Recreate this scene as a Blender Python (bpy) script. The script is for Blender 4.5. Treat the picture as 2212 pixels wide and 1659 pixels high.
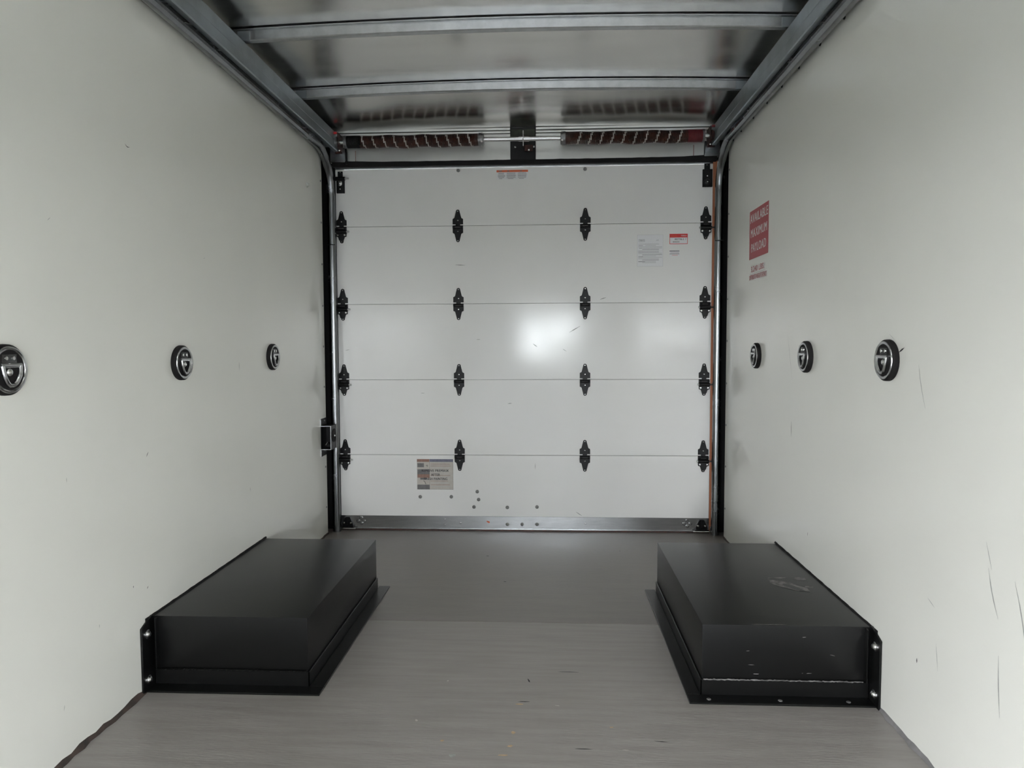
import bpy, bmesh, math, random
from mathutils import Vector, Matrix

random.seed(7)
for o in list(bpy.data.objects):
    bpy.data.objects.remove(o, do_unlink=True)
S = bpy.context.scene
COL = S.collection
PI = math.pi

# ------------------------------------------------------------------ camera
# world: x to the right across the truck, y towards the roll-up door, z up from the floor, metres
FPX, YAW, PITCH, ROLL = 1541.5, 0.0503, -0.0568, -0.0038
CAM = Vector((0.1254, 0.0, 0.9693))
cd = bpy.data.cameras.new('camera')
cam = bpy.data.objects.new('camera', cd)
COL.objects.link(cam)
cd.sensor_fit = 'HORIZONTAL'
cd.sensor_width = 36.0
cd.lens = FPX / 2212 * 36.0
cd.clip_start = 0.02
fw = Vector((-math.sin(YAW) * math.cos(PITCH), math.cos(YAW) * math.cos(PITCH), math.sin(PITCH)))
r0 = Vector((math.cos(YAW), math.sin(YAW), 0))
u0 = r0.cross(fw)
rr = math.cos(ROLL) * r0 + math.sin(ROLL) * u0
uu = -math.sin(ROLL) * r0 + math.cos(ROLL) * u0
cam.matrix_world = Matrix(((rr.x, uu.x, -fw.x, CAM.x), (rr.y, uu.y, -fw.y, CAM.y), (rr.z, uu.z, -fw.z, CAM.z), (0, 0, 0, 1)))
S.camera = cam

# ------------------------------------------------------------------ sky, sun, exposure
SKY = 6.0
w = bpy.data.worlds.new('sky')
S.world = w
w.use_nodes = True
nt = w.node_tree
bg = nt.nodes['Background']
tc = nt.nodes.new('ShaderNodeTexCoord')
sx = nt.nodes.new('ShaderNodeSeparateXYZ')
cr = nt.nodes.new('ShaderNodeValToRGB')
nt.links.new(tc.outputs['Generated'], sx.inputs[0])
nt.links.new(sx.outputs['Z'], cr.inputs[0])
nt.links.new(cr.outputs[0], bg.inputs[0])
vd = nt.nodes.new('ShaderNodeVectorMath'); vd.operation = 'DOT_PRODUCT'
nt.links.new(tc.outputs['Generated'], vd.inputs[0])
vd.inputs[1].default_value = Vector((-0.80, -0.38, 0.46)).normalized()
mr = nt.nodes.new('ShaderNodeMapRange')
nt.links.new(vd.outputs['Value'], mr.inputs[0])
mr.inputs[1].default_value = -1.0; mr.inputs[2].default_value = 1.0
mr.inputs[3].default_value = 0.55 * SKY; mr.inputs[4].default_value = 1.75 * SKY
nt.links.new(mr.outputs[0], bg.inputs[1])
cr.color_ramp.elements[0].position = 0.0
cr.color_ramp.elements[0].color = (0.96, 0.97, 1.0, 1)
cr.color_ramp.elements[1].position = 1.0
cr.color_ramp.elements[1].color = (0.78, 0.87, 1.0, 1)
# portals that guide the sky's light through the cab's openings (they give no light of their own)
def portal(loc, rot, sxx, syy):
    l = bpy.data.lights.new('window_portal', 'AREA')
    l.shape = 'RECTANGLE'
    l.size, l.size_y = sxx, syy
    l.cycles.is_portal = True
    o = bpy.data.objects.new('window_portal', l)
    COL.objects.link(o)
    o.location = loc
    o.rotation_euler = rot
CABY = -2.70                                   # plane of the windscreen
WIN = (-0.23, 0.56, 0.76, 1.37)                # windscreen x0 x1 z0 z1
LDOOR = (-2.55, -1.05, -0.40, 1.50)             # open cab door on the left: y0 y1 z0 z1
RDOOR = (-2.50, -1.15, 0.20, 1.45)             # cab window on the right
portal(((WIN[0] + WIN[1]) / 2, CABY, (WIN[2] + WIN[3]) / 2), (PI / 2, 0, 0), WIN[1] - WIN[0], WIN[3] - WIN[2])
portal((-1.02, (LDOOR[0] + LDOOR[1]) / 2, (LDOOR[2] + LDOOR[3]) / 2), (PI / 2, 0, -PI / 2), LDOOR[1] - LDOOR[0], LDOOR[3] - LDOOR[2])
portal((1.02, (RDOOR[0] + RDOOR[1]) / 2, (RDOOR[2] + RDOOR[3]) / 2), (PI / 2, 0, PI / 2), RDOOR[1] - RDOOR[0], RDOOR[3] - RDOOR[2])

S.view_settings.view_transform = 'Standard'
S.view_settings.look = 'None'
S.view_settings.exposure = 2.30
S.view_settings.gamma = 1.0
S.view_settings.use_curve_mapping = False
S.cycles.use_denoising = True
S.cycles.max_bounces = 7
S.cycles.diffuse_bounces = 5
S.cycles.glossy_bounces = 3
S.cycles.sample_clamp_indirect = 8.0
S.cycles.use_adaptive_sampling = True
S.cycles.adaptive_threshold = 0.15
S.cycles.adaptive_min_samples = 16
S.cycles.blur_glossy = 0.3

# ------------------------------------------------------------------ materials
def mat(name, col, rough=0.5, metal=0.0, spec=0.5, vary=0.0, vscale=6.0, stretch=(1, 1, 1), bump=0.0, bscale=60.0,
        bstretch=(1, 1, 1), rvary=0.0, coat=0.0, col2=None, trans=0.0):
    m = bpy.data.materials.new(name)
    m.use_nodes = True
    n = m.node_tree.nodes
    l = m.node_tree.links
    p = n['Principled BSDF']
    p.inputs['Base Color'].default_value = (*col, 1)
    p.inputs['Roughness'].default_value = rough
    p.inputs['Metallic'].default_value = metal
    p.inputs['Specular IOR Level'].default_value = spec
    p.inputs['Coat Weight'].default_value = coat
    p.inputs['Coat Roughness'].default_value = 0.08
    t = n.new('ShaderNodeTexCoord')
    if vary or rvary:
        mp = n.new('ShaderNodeMapping')
        mp.inputs['Scale'].default_value = stretch
        l.new(t.outputs['Object'], mp.inputs[0])
        no = n.new('ShaderNodeTexNoise')
        no.inputs['Scale'].default_value = vscale
        no.inputs['Detail'].default_value = 3
        no.inputs['Roughness'].default_value = 0.6
        l.new(mp.outputs[0], no.inputs['Vector'])
        if vary:
            r = n.new('ShaderNodeValToRGB')
            c2 = col2 or tuple(max(0, c * (1 - vary)) for c in col)
            r.color_ramp.elements[0].position = 0.35
            r.color_ramp.elements[0].color = (*c2, 1)
            r.color_ramp.elements[1].position = 0.65
            r.color_ramp.elements[1].color = (*col, 1)
            l.new(no.outputs['Fac'], r.inputs[0])
            l.new(r.outputs[0], p.inputs['Base Color'])
        if rvary:
            mr = n.new('ShaderNodeMapRange')
            mr.inputs[1].default_value = 0.3
            mr.inputs[2].default_value = 0.7
            mr.inputs[3].default_value = max(0.02, rough - rvary)
            mr.inputs[4].default_value = rough + rvary
            l.new(no.outputs['Fac'], mr.inputs[0])
            l.new(mr.outputs[0], p.inputs['Roughness'])
    if bump:
        mp2 = n.new('ShaderNodeMapping')
        mp2.inputs['Scale'].default_value = bstretch
        l.new(t.outputs['Object'], mp2.inputs[0])
        nb = n.new('ShaderNodeTexNoise')
        nb.inputs['Scale'].default_value = bscale
        nb.inputs['Detail'].default_value = 1.5
        l.new(mp2.outputs[0], nb.inputs['Vector'])
        b = n.new('ShaderNodeBump')
        b.inputs['Strength'].default_value = bump
        b.inputs['Distance'].default_value = 0.002
        l.new(nb.outputs['Fac'], b.inputs['Height'])
        l.new(b.outputs[0], p.inputs['Normal'])
    return m

M = {}
M['wall'] = mat('glossy_white_panel', (0.80, 0.80, 0.742), 0.20, spec=0.5, vary=0.04, vscale=1.3, bump=0.05, bscale=18, bstretch=(1, 1, 6))
M['door'] = mat('white_door_paint', (0.81, 0.805, 0.785), 0.15, spec=0.5, vary=0.03, vscale=1.5, bump=0.03, bscale=5, rvary=0.04)
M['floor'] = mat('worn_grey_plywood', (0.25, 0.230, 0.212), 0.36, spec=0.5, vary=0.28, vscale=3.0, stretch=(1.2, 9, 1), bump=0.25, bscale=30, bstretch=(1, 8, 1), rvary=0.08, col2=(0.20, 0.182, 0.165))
M['floornear'] = mat('skylit_worn_plywood', (0.345, 0.324, 0.304), 0.40, spec=0.5, vary=0.28, vscale=5.0, stretch=(0.8, 9, 1), bump=0.25, bscale=30, bstretch=(1, 8, 1), rvary=0.08, col2=(0.285, 0.264, 0.244))  # wear on the near sheets plus skylight falling there, put into a paler colour
M['roof'] = mat('mill_aluminium_sheet', (0.80, 0.79, 0.76), 0.23, 1.0, vary=0.1, vscale=2.0, stretch=(1, 6, 1), rvary=0.04)
M['beam'] = mat('galvanised_beam', (0.52, 0.535, 0.54), 0.36, 1.0, vary=0.15, vscale=25, bump=0.05, bscale=40)
M['galv'] = mat('galvanised_track', (0.27, 0.28, 0.29), 0.24, 1.0, vary=0.18, vscale=14, stretch=(1, 1, 1), rvary=0.05)
M['rail'] = mat('galvanised_cove_rail', (0.36, 0.40, 0.42), 0.42, 0.85, vary=0.15, vscale=12, bump=0.05, bscale=30)
M['alu'] = mat('brushed_aluminium', (0.62, 0.63, 0.64), 0.26, 1.0, vary=0.12, vscale=10, stretch=(1, 1, 12), bump=0.06, bscale=10, bstretch=(1, 1, 14))
M['header'] = mat('aluminium_header_sheet', (0.74, 0.74, 0.71), 0.42, 0.9, vary=0.1, vscale=5, bump=0.05, bscale=6)
M['black'] = mat('black_enamel', (0.006, 0.006, 0.0065), 0.38, spec=0.3, vary=0.3, vscale=30)
M['boxblack'] = mat('black_painted_steel', (0.0040, 0.0041, 0.0040), 0.30, spec=0.34, vary=0.2, vscale=3)
M['rubber'] = mat('black_rubber', (0.012, 0.011, 0.011), 0.75, spec=0.25, vary=0.3, vscale=20)
M['void'] = mat('black_rear_post', (0.006, 0.006, 0.006), 0.7, spec=0.2)
M['steel'] = mat('bright_zinc', (0.78, 0.78, 0.77), 0.22, 1.0)
M['chrome'] = mat('chromed_steel', (0.66, 0.67, 0.68), 0.20, 1.0, vary=0.25, vscale=40, bump=0.10, bscale=90)
M['plug'] = mat('grey_plug', (0.23, 0.23, 0.22), 0.45, vary=0.2, vscale=200)
M['rust'] = mat('rusty_brown_steel', (0.085, 0.030, 0.022), 0.55, 0.35, vary=0.5, vscale=60, col2=(0.022, 0.012, 0.011))
M['darkcoil'] = mat('dark_oiled_coil', (0.10, 0.040, 0.029), 0.36, 0.7, vary=0.5, vscale=40, col2=(0.05, 0.030, 0.026))
M['chalk'] = mat('white_paint_stripe', (0.62, 0.58, 0.54), 0.5, vary=0.25, vscale=150)
M['redpaint'] = mat('red_paint', (0.17, 0.012, 0.018), 0.4, spec=0.5, vary=0.25, vscale=40)
M['redlit'] = mat('red_lit_tab', (0.55, 0.03, 0.03), 0.3)  # red light on the left bracket's tabs, put into their colour
M['castgrey'] = mat('grey_cast_alloy', (0.30, 0.30, 0.30), 0.4, 0.8, vary=0.3, vscale=60)
M['green'] = mat('greenish_black', (0.030, 0.036, 0.022), 0.6, vary=0.5, vscale=60)
M['orange'] = mat('orange_body_paint', (0.44, 0.165, 0.08), 0.45)
M['wood'] = mat('bare_wood_chip', (0.62, 0.45, 0.28), 0.7, vary=0.3, vscale=80)
M['paper'] = mat('white_label', (0.74, 0.74, 0.75), 0.4)
M['labelred'] = mat('label_red', (0.60, 0.035, 0.035), 0.4)
M['labelorange'] = mat('label_orange', (0.62, 0.12, 0.04), 0.4)
M['signred'] = mat('sign_red', (0.42, 0.045, 0.055), 0.42)
M['signwhite'] = mat('sign_white', (0.74, 0.72, 0.70), 0.45)
M['ink'] = mat('black_ink', (0.02, 0.02, 0.022), 0.6)
M['greyink'] = mat('grey_ink', (0.24, 0.24, 0.245), 0.6)
M['paleink'] = mat('pale_grey_ink', (0.45, 0.45, 0.45), 0.6)
M['tan'] = mat('faded_label_paper', (0.52, 0.49, 0.44), 0.55, vary=0.12, vscale=30)
M['tanbrown'] = mat('faded_brown_ink', (0.30, 0.17, 0.13), 0.55, vary=0.2, vscale=60)
M['tangrey'] = mat('faded_grey_ink', (0.17, 0.165, 0.165), 0.55, vary=0.2, vscale=60)
M['tanblue'] = mat('faded_blue_ink', (0.18, 0.18, 0.24), 0.55, vary=0.2, vscale=60)
M['scuff'] = mat('dark_scuff', (0.14, 0.14, 0.13), 0.6, vary=0.4, vscale=90)
M['palescuff'] = mat('pale_scuff', (0.40, 0.41, 0.39), 0.5, vary=0.3, vscale=60)
M['worn'] = mat('worn_paint_grey', (0.22, 0.21, 0.205), 0.55, vary=0.6, vscale=50, col2=(0.07, 0.068, 0.066))
M['caulk'] = mat('dirty_sealant', (0.085, 0.06, 0.05), 0.6, vary=0.5, vscale=25, col2=(0.035, 0.03, 0.027))
M['greycaulk'] = mat('grey_sealant', (0.25, 0.24, 0.24), 0.5, vary=0.3, vscale=20)
M['cab'] = mat('dark_cab_trim', (0.12, 0.12, 0.12), 0.6)
M['ground'] = mat('concrete_lot', (0.20, 0.20, 0.195), 0.9, vary=0.3, vscale=2)
M['clear'] = mat('milky_plastic', (0.66, 0.68, 0.63), 0.2, coat=0.5)

# ------------------------------------------------------------------ helpers
class MB:
    def __init__(s):
        s.b = bmesh.new()
    def box(s, x0, x1, y0, y1, z0, z1, mi=0, m=None):
        vs = [s.b.verts.new(v) for v in ((x0, y0, z0), (x1, y0, z0), (x1, y1, z0), (x0, y1, z0), (x0, y0, z1), (x1, y0, z1), (x1, y1, z1), (x0, y1, z1))]
        if m:
            for v in vs: v.co = m @ v.co
        for f in ((3, 2, 1, 0), (4, 5, 6, 7), (0, 1, 5, 4), (1, 2, 6, 5), (2, 3, 7, 6), (3, 0, 4, 7)):
            fc = s.b.faces.new([vs[i] for i in f]); fc.material_index = mi
        return s
    def prism(s, pts, axis, a0, a1, mi=0):
        """outline pts in the two other axes (in xyz order), extruded along axis from a0 to a1"""
        def P(p, a):
            q = [p[0], p[1]]; q.insert(axis, a); return q
        A = [s.b.verts.new(P(p, a0)) for p in pts]
        B = [s.b.verts.new(P(p, a1)) for p in pts]
        n = len(pts)
        f = s.b.faces.new(A); f.material_index = mi
        f = s.b.faces.new(B[::-1]); f.material_index = mi
        for i in range(n):
            f = s.b.faces.new([A[i], B[i], B[(i + 1) % n], A[(i + 1) % n]]); f.material_index = mi
        return s
    def lathe(s, prof, c, ax, seg=20, mi=0, cap=True, phase=0.0):
        """profile (r, h) revolved about direction ax through c"""
        ax = Vector(ax).normalized(); c = Vector(c)
        t = Vector((0, 0, 1)) if abs(ax.z) < 0.9 else Vector((1, 0, 0))
        e1 = ax.cross(t).normalized(); e2 = ax.cross(e1)
        rings = []
        for r, h in prof:
            if r < 1e-6:
                rings.append([s.b.verts.new(c + ax * h)])
            else:
                rings.append([s.b.verts.new(c + ax * h + e1 * r * math.cos(phase + 2 * PI * k / seg) + e2 * r * math.sin(phase + 2 * PI * k / seg)) for k in range(seg)])
        for A, B in zip(rings, rings[1:]):
            for k in range(seg):
                k2 = (k + 1) % seg
                if len(A) == 1 and len(B) == 1: continue
                if len(A) == 1: vs = [A[0], B[k2], B[k]]
                elif len(B) == 1: vs = [A[k], A[k2], B[0]]
                else: vs = [A[k], A[k2], B[k2], B[k]]
                f = s.b.faces.new(vs); f.material_index = mi
        if cap:
            if len(rings[0]) > 1: s.b.faces.new(rings[0][::-1]).material_index = mi
            if len(rings[-1]) > 1: s.b.faces.new(rings[-1]).material_index = mi
        return s
    def cyl(s, p0, p1, r, seg=14, mi=0):
        p0 = Vector(p0); p1 = Vector(p1)
        return s.lathe([(r, 0), (r, (p1 - p0).length)], p0, p1 - p0, seg, mi)
    def tube(s, pts, r, seg=8, mi=0, closed=False):
        pts = [Vector(p) for p in pts]
        n = len(pts); rings = []
        up = None
        for i, p in enumerate(pts):
            a = pts[(i - 1) % n] if (closed or i > 0) else p
            b = pts[(i + 1) % n] if (closed or i < n - 1) else p
            t = (b - a).normalized()
            if up is None:
                up = Vector((0, 0, 1)) if abs(t.z) < 0.9 else Vector((1, 0, 0))
            e1 = (up - t * up.dot(t)).normalized(); e2 = t.cross(e1); up = e1
            rad = r[i] if isinstance(r, (list, tuple)) else r
            rings.append([s.b.verts.new(p + (e1 * math.cos(2 * PI * k / seg) + e2 * math.sin(2 * PI * k / seg)) * rad) for k in range(seg)])
        R = rings + ([rings[0]] if closed else [])
        for A, B in zip(R, R[1:]):
            for k in range(seg):
                f = s.b.faces.new([A[k], A[(k + 1) % seg], B[(k + 1) % seg], B[k]]); f.material_index = mi
        if not closed:
            s.b.faces.new(rings[0][::-1]).material_index = mi; s.b.faces.new(rings[-1]).material_index = mi
        return s
    def mesh(s, name, mats, smooth=True, bevel=0.0, bseg=2):
        b = s.b
        bmesh.ops.recalc_face_normals(b, faces=b.faces)
        if bevel:
            es = [e for e in b.edges if len(e.link_faces) == 2 and e.calc_face_angle(0) > 0.6]
            bmesh.ops.bevel(b, geom=es, offset=bevel, segments=bseg, affect='EDGES', profile=0.7, clamp_overlap=True)
        me = bpy.data.meshes.new(name)
        if smooth:
            for f in b.faces: f.smooth = True
            for e in b.edges:
                if len(e.link_faces) == 2 and e.calc_face_angle(0) > 0.55: e.smooth = False
        b.to_mesh(me); b.free()
        for m in (mats if isinstance(mats, (list, tuple)) else [mats]):
            me.materials.append(M[m] if isinstance(m, str) else m)
        return me
    def build(s, name, mats, parent=None, loc=None, **k):
        return link(name, s.mesh(name, mats, **k), parent, loc)

def link(name, me, parent=None, loc=None):
    o = bpy.data.objects.new(name, me)
    COL.objects.link(o)
    if parent: o.parent = parent
    if loc: o.location = loc
    return o
def tag(o, label=None, cat=None, group=None, kind=None):
    if label: o['label'] = label
    if cat: o['category'] = cat
    if group: o['group'] = group
    if kind: o['kind'] = kind
    return o
def empty(name, loc=(0, 0, 0), rz=0.0):
    o = bpy.data.objects.new(name, None)
    COL.objects.link(o)
    o.empty_display_size = 0.05
    o.location = loc; o.rotation_euler = (0, 0, rz)
    return o
def copy_tree(o, parent=None):
    c = o.copy(); COL.objects.link(c); c.parent = parent
    for ch in list(o.children): copy_tree(ch, c)
    return c

DY = 3.65           # front face of the roll-up door
WY = 3.556          # where the side walls end
FRONT = -0.65       # bulkhead towards the cab

# ------------------------------------------------------------------ setting: floor
floor = empty('floor'); tag(floor, 'worn grey painted plywood truck floor', 'floor', kind='structure')
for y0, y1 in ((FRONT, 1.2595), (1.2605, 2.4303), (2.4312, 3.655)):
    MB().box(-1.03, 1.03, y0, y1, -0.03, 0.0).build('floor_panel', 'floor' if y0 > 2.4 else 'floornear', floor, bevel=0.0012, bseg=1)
MB().box(-1.06, 1.06, FRONT, 3.80, -0.06, -0.031).build('sub_floor', 'void', floor)
MB().box(-1.03, 1.03, 3.652, 3.80, -0.031, -0.016).build('door_sill', 'rust', floor)
def bead(name, x, sgn, y0, y1, m, h, seed, parent):
    rnd = random.Random(seed)
    mb = MB(); n = int((y1 - y0) / 0.03)
    prev = None
    for i in range(n + 1):
        y = y0 + (y1 - y0) * i / n
        a = h * (0.55 + 0.75 * rnd.random()); b = h * (0.5 + 0.7 * rnd.random())
        ring = [mb.b.verts.new(v) for v in ((x, y, 0.0), (x - sgn * a, y, 0.0005), (x - sgn * a * 0.5, y, b * 0.55), (x, y, b))]
        if prev:
            for k in range(3): mb.b.faces.new([prev[k], prev[k + 1], ring[k + 1], ring[k]])
        prev = ring
    return mb.build(name, m, parent)
tag(bead('sealant_bead', -1.0, -1, 0.6, 1.885, 'caulk', 0.011, 3, floor), 'brown dirty sealant line along the left wall')
bead('sealant_bead', -1.0, -1, 2.75, 3.556, 'caulk', 0.009, 4, floor)
tag(bead('sealant_bead', 1.0, 1, 0.6, 1.885, 'greycaulk', 0.009, 5, floor), 'grey sealant line along the right wall')
bead('sealant_bead', 1.0, 1, 2.75, 3.556, 'caulk', 0.007, 6, floor)
def blob(mb, cx, cy, cz, rx, ry, seed, ax=2, n=11, jag=0.3, rot=0.0):
    rnd = random.Random(seed); pts = []
    for k in range(n):
        a = 2 * PI * k / n; q = 1 - jag * rnd.random()
        px, py = rx * q * math.cos(a), ry * q * math.sin(a)
        pts.append((px * math.cos(rot) - py * math.sin(rot), px * math.sin(rot) + py * math.cos(rot)))
    c = (cx, cy, cz)
    vs = []
    for px, py in pts:
        v = list(c); i, j = [k for k in range(3) if k != ax]; v[i] += px; v[j] += py; vs.append(mb.b.verts.new(v))
    mb.b.faces.new(vs)
FLOOR_CHIPS = [  # x, y, rx, ry, material, rotation
    (0.0385, 1.725, .008, .007, 'wood', 0.4), (0.033, 1.665, .009, .006, 'wood', 0.2), (0.018, 1.626, .016, .0035, 'wood', 0.05),
    (-0.214, 1.772, .004, .006, 'chalk', 0.3), (-0.134, 1.682, .005, .005, 'wood', 1.0), (0.049, 1.866, .012, .004, 'wood', 0.0),
    (0.15, 1.862, .008, .002, 'chalk', -.2), (-0.163, 1.99, .003, .005, 'chalk', 0), (0.06, 1.88, .02, .0025, 'ink', 0.0),
    (0.185, 2.06, .035, .002, 'ink', -.02), (0.285, 1.76, .007, .003, 'wood', .2), (0.40, 1.70, .02, .002, 'ink', -.1),
    (0.31, 1.66, .012, .0015, 'chalk', -.1), (0.21, 1.66, .03, .002, 'ink', 0.0), (-0.05, 2.85, .008, .004, 'ink', 0), (0.46, 3.3, .003, .004, 'ink', 0),
    (-0.15, 3.2, .01, .004, 'ink', 0), (0.07, 2.0, .003, .014, 'ink', .3), (-0.10, 1.62, .010, .010, 'palescuff', 0)]
for i, (x, y, rx, ry, m, r) in enumerate(FLOOR_CHIPS):
    mb = MB(); blob(mb, x, y, 0.0006, rx, ry, 40 + i, 2, 9, 0.4, r)
    mb.build('paint_chip' if m in ('wood', 'chalk', 'palescuff') else 'scuff_mark', m, floor, smooth=False)

# ------------------------------------------------------------------ setting: side walls
def wall(name, sgn, label):
    o = empty(name); tag(o, label, 'wall', kind='structure')
    a, b = (-1.03, -1.0) if sgn < 0 else (1.0, 1.03)
    MB().box(a, b, FRONT, WY, -0.02, 2.06).build('wall_panel', 'wall', o, bevel=0.001, bseg=1)
    return o
wl = wall('wall_left', -1, 'glossy white left side wall with three tie-down rings')
wr = wall('wall_right', 1, 'glossy white right side wall with red payload sign')
def screw_mesh(r, m, ax):
    return MB().lathe([(r, 0), (r, r * 0.25), (r * 0.7, r * 0.6), (0, r * 0.7)], (0, 0, 0), ax, 10).mesh('screw', m)
scL = screw_mesh(0.0052, 'castgrey', (1, 0, 0)); scR = screw_mesh(0.0052, 'castgrey', (-1, 0, 0))
for z in (1.777, 1.573, 1.367, 1.161, 0.957, 0.755, 0.349, 0.142):
    link('screw', scL, wl, (-1.0, 3.535, z))
for z in (1.80, 1.59, 1.385, 1.18, 0.977, 0.77, 0.565, 0.36, 0.15):
    link('screw', scR, wr, (1.0, 3.535, z))
for i, y in enumerate((2.02, 2.207, 2.395, 2.587, 2.769, 2.95, 3.14, 3.33, 3.47)):
    link('screw', screw_mesh(0.007, 'black', (-1, 0, 0)) if i == 0 else bpy.data.objects['screw_track'].data, wr, (1.0, y, 1.925)).name = 'screw_track' if i == 0 else 'screw'
bpy.data.objects['screw_track'].name = 'screw'
MB().lathe([(0.012, 0), (0.012, 0.002), (0.008, 0.004), (0.007, 0.009), (0.0, 0.011)], (-1.0, 3.335, 1.714), (1, 0, 0), 18).build('button_plug', 'clear', wl)
def streak(x, y, z, ly, lz, wd, m, parent, curve=0.0, seed=0):
    """thin scuff on a side wall: from (y,z) running by (ly,lz)"""
    mb = MB(); n = 6; prev = None; L = math.hypot(ly, lz); ny, nz = -lz / L, ly / L
    for i in range(n + 1):
        t = i / n; h = wd * math.sin(PI * min(max(t, 0.08), 0.92)); c = curve * math.sin(PI * t)
        ring = [mb.b.verts.new((x, y + ly * t + ny * (c + s * h), z + lz * t + nz * (c + s * h))) for s in (-.5, .5)]
        if prev: mb.b.faces.new([prev[0], prev[1], ring[1], ring[0]])
        prev = ring
    return mb.build('scuff_mark', m, parent, smooth=False)
XL, XR = -0.9994, 0.9994
for a in ((1.880, 1.505, .022, -.004, .0022, 'ink', -.004), (1.943, 0.668, -.010, -.012, .0026, 'scuff', 0), (2.55, 0.905, .001, -.03, .002, 'scuff', 0),
          (1.915, 0.285, .006, .006, .003, 'scuff', 0), (1.60, 0.66, .0, -.012, .0015, 'palescuff', 0), (1.70, 0.27, .0, -.01, .002, 'palescuff', 0),
          (1.85, 0.31, .0, .006, .003, 'scuff', 0), (2.62, 0.43, .0, -.016, .002, 'scuff', 0), (1.56, .12, .003, .012, .0018, 'palescuff', 0),
          (1.57, 1.25, .01, .008, .0015, 'palescuff', 0), (2.3, 1.25, .012, .004, .0012, 'palescuff', 0)):
    streak(XL, *a[:4], a[4], a[5], wl, a[6])
for a in ((2.66, 1.005, -.06, -.17, .002, 'palescuff', 0), (2.60, 0.685, .0, -.055, .004, 'scuff', 0), (1.80, 0.955, .028, -.012, .004, 'ink', 0),
          (1.88, 0.99, -.03, -.015, .0012, 'palescuff', 0), (1.73, 0.915, -.035, -.10, .0025, 'palescuff', .003), (1.44, 0.52, -.035, -.09, .003, 'palescuff', .004),
          (1.45, .57, -.02, -.05, .002, 'palescuff', 0), (1.36, .52, -.04, -.13, .003, 'palescuff', -.004), (1.40, .36, -.01, -.12, .003, 'palescuff', .002),
          (1.70, .22, .0, -.012, .004, 'ink', 0), (1.62, .29, -.01, -.06, .002, 'palescuff', 0), (1.40, .13, 0, -.05, .0025, 'palescuff', 0),
          (1.66, .38, -.03, -.012, .002, 'palescuff', 0), (2.42, 0.33, .0, -.012, .003, 'scuff', 0), (2.50, .93, -.02, -.012, .0015, 'palescuff', 0)):
    streak(XR, *a[:4], a[4], a[5], wr, a[6])

# outer body of the truck (behind the inner panels), roof outside, cab shell
def struct(name, mb, m, label, cat, **k):
    return tag(mb.build(name, m, None, **k), label, cat, kind='structure')
struct('wall_body_left', MB().box(-1.09, -1.035, FRONT, 3.80, -0.06, 2.12), 'void', 'outer body panel behind the left wall', 'wall')
struct('wall_body_right', MB().box(1.035, 1.09, FRONT, 3.80, -0.06, 2.12), 'void', 'outer body panel behind the right wall', 'wall')
struct('trim_1', MB().box(-1.034, -0.975, 3.66, 3.72, -0.03, 1.90), 'void', 'black rear corner post beside the left track', 'post')
struct('trim_2', MB().box(0.975, 1.034, 3.66, 3.72, -0.03, 1.90), 'void', 'black rear corner post beside the right track', 'post')
struct('trim_3', MB().box(0.9475, 0.974, 3.652, 3.80, -0.03, 1.90), 'orange', 'orange painted door jamb at the right edge of the door', 'jamb')
struct('trim_4', MB().box(-0.974, -0.9595, 3.652, 3.80, -0.03, 1.90), 'void', 'dark door jamb at the left edge of the door', 'jamb')
# bulkhead with the walk-through to the cab, and the cab behind the camera
OX0, OX1, OZ1 = -0.82, 0.85, 1.45
fwall = MB()
fwall.box(-1.035, OX0, FRONT - 0.04, FRONT, -0.03, 2.12).box(OX1, 1.035, FRONT - 0.04, FRONT, -0.03, 2.12).box(OX0, OX1, FRONT - 0.04, FRONT, OZ1, 2.12)
struct('wall_front', fwall, 'wall', 'white bulkhead with an opening to the cab', 'wall')
c = MB()
c.box(-1.06, WIN[0], CABY - .03, CABY, -0.5, 1.90).box(WIN[1], 1.06, CABY - .03, CABY, -0.5, 1.90)
c.box(WIN[0], WIN[1], CABY - .03, CABY, -0.5, WIN[2]).box(WIN[0], WIN[1], CABY - .03, CABY, WIN[3], 1.90)
struct('wall_cab_front', c, 'cab', 'dark cab front with windscreen opening', 'wall')
def cabside(name, x0, x1, D, label):
    c = MB()
    c.box(x0, x1, CABY, D[0], -0.5, 1.90).box(x0, x1, D[1], FRONT - .04, -0.5, 1.90)
    c.box(x0, x1, D[0], D[1], -0.5, D[2]).box(x0, x1, D[0], D[1], D[3], 1.90)
    struct(name, c, 'cab', label, 'wall')
cabside('wall_cab_left', -1.06, -1.02, LDOOR, 'dark cab side with open door')
cabside('wall_cab_right', 1.02, 1.06, RDOOR, 'dark cab side with window')
struct('ceiling_cab', MB().box(-1.06, 1.06, CABY - .03, FRONT - .04, 1.90, 1.94), 'cab', 'dark cab roof', 'ceiling')
struct('floor_cab', MB().box(-1.06, 1.06, CABY - .03, FRONT - .0, -0.11, -0.061), 'cab', 'dark cab floor', 'floor')
gm = bpy.data.materials.new('tinted_glass'); gm.use_nodes = True
gn = gm.node_tree.nodes; gl = gm.node_tree.links; gn.remove(gn['Principled BSDF'])
g1 = gn.new('ShaderNodeBsdfTransparent'); g1.inputs[0].default_value = (0.80, 0.82, 0.82, 1)
g2 = gn.new('ShaderNodeBsdfGlossy'); g2.inputs['Roughness'].default_value = 0.02
gf = gn.new('ShaderNodeFresnel'); gx = gn.new('ShaderNodeMixShader')
gl.new(gf.outputs[0], gx.inputs[0]); gl.new(g1.outputs[0], gx.inputs[1]); gl.new(g2.outputs[0], gx.inputs[2]); gl.new(gx.outputs[0], gn['Material Output'].inputs[0])
M['glass'] = gm
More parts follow.
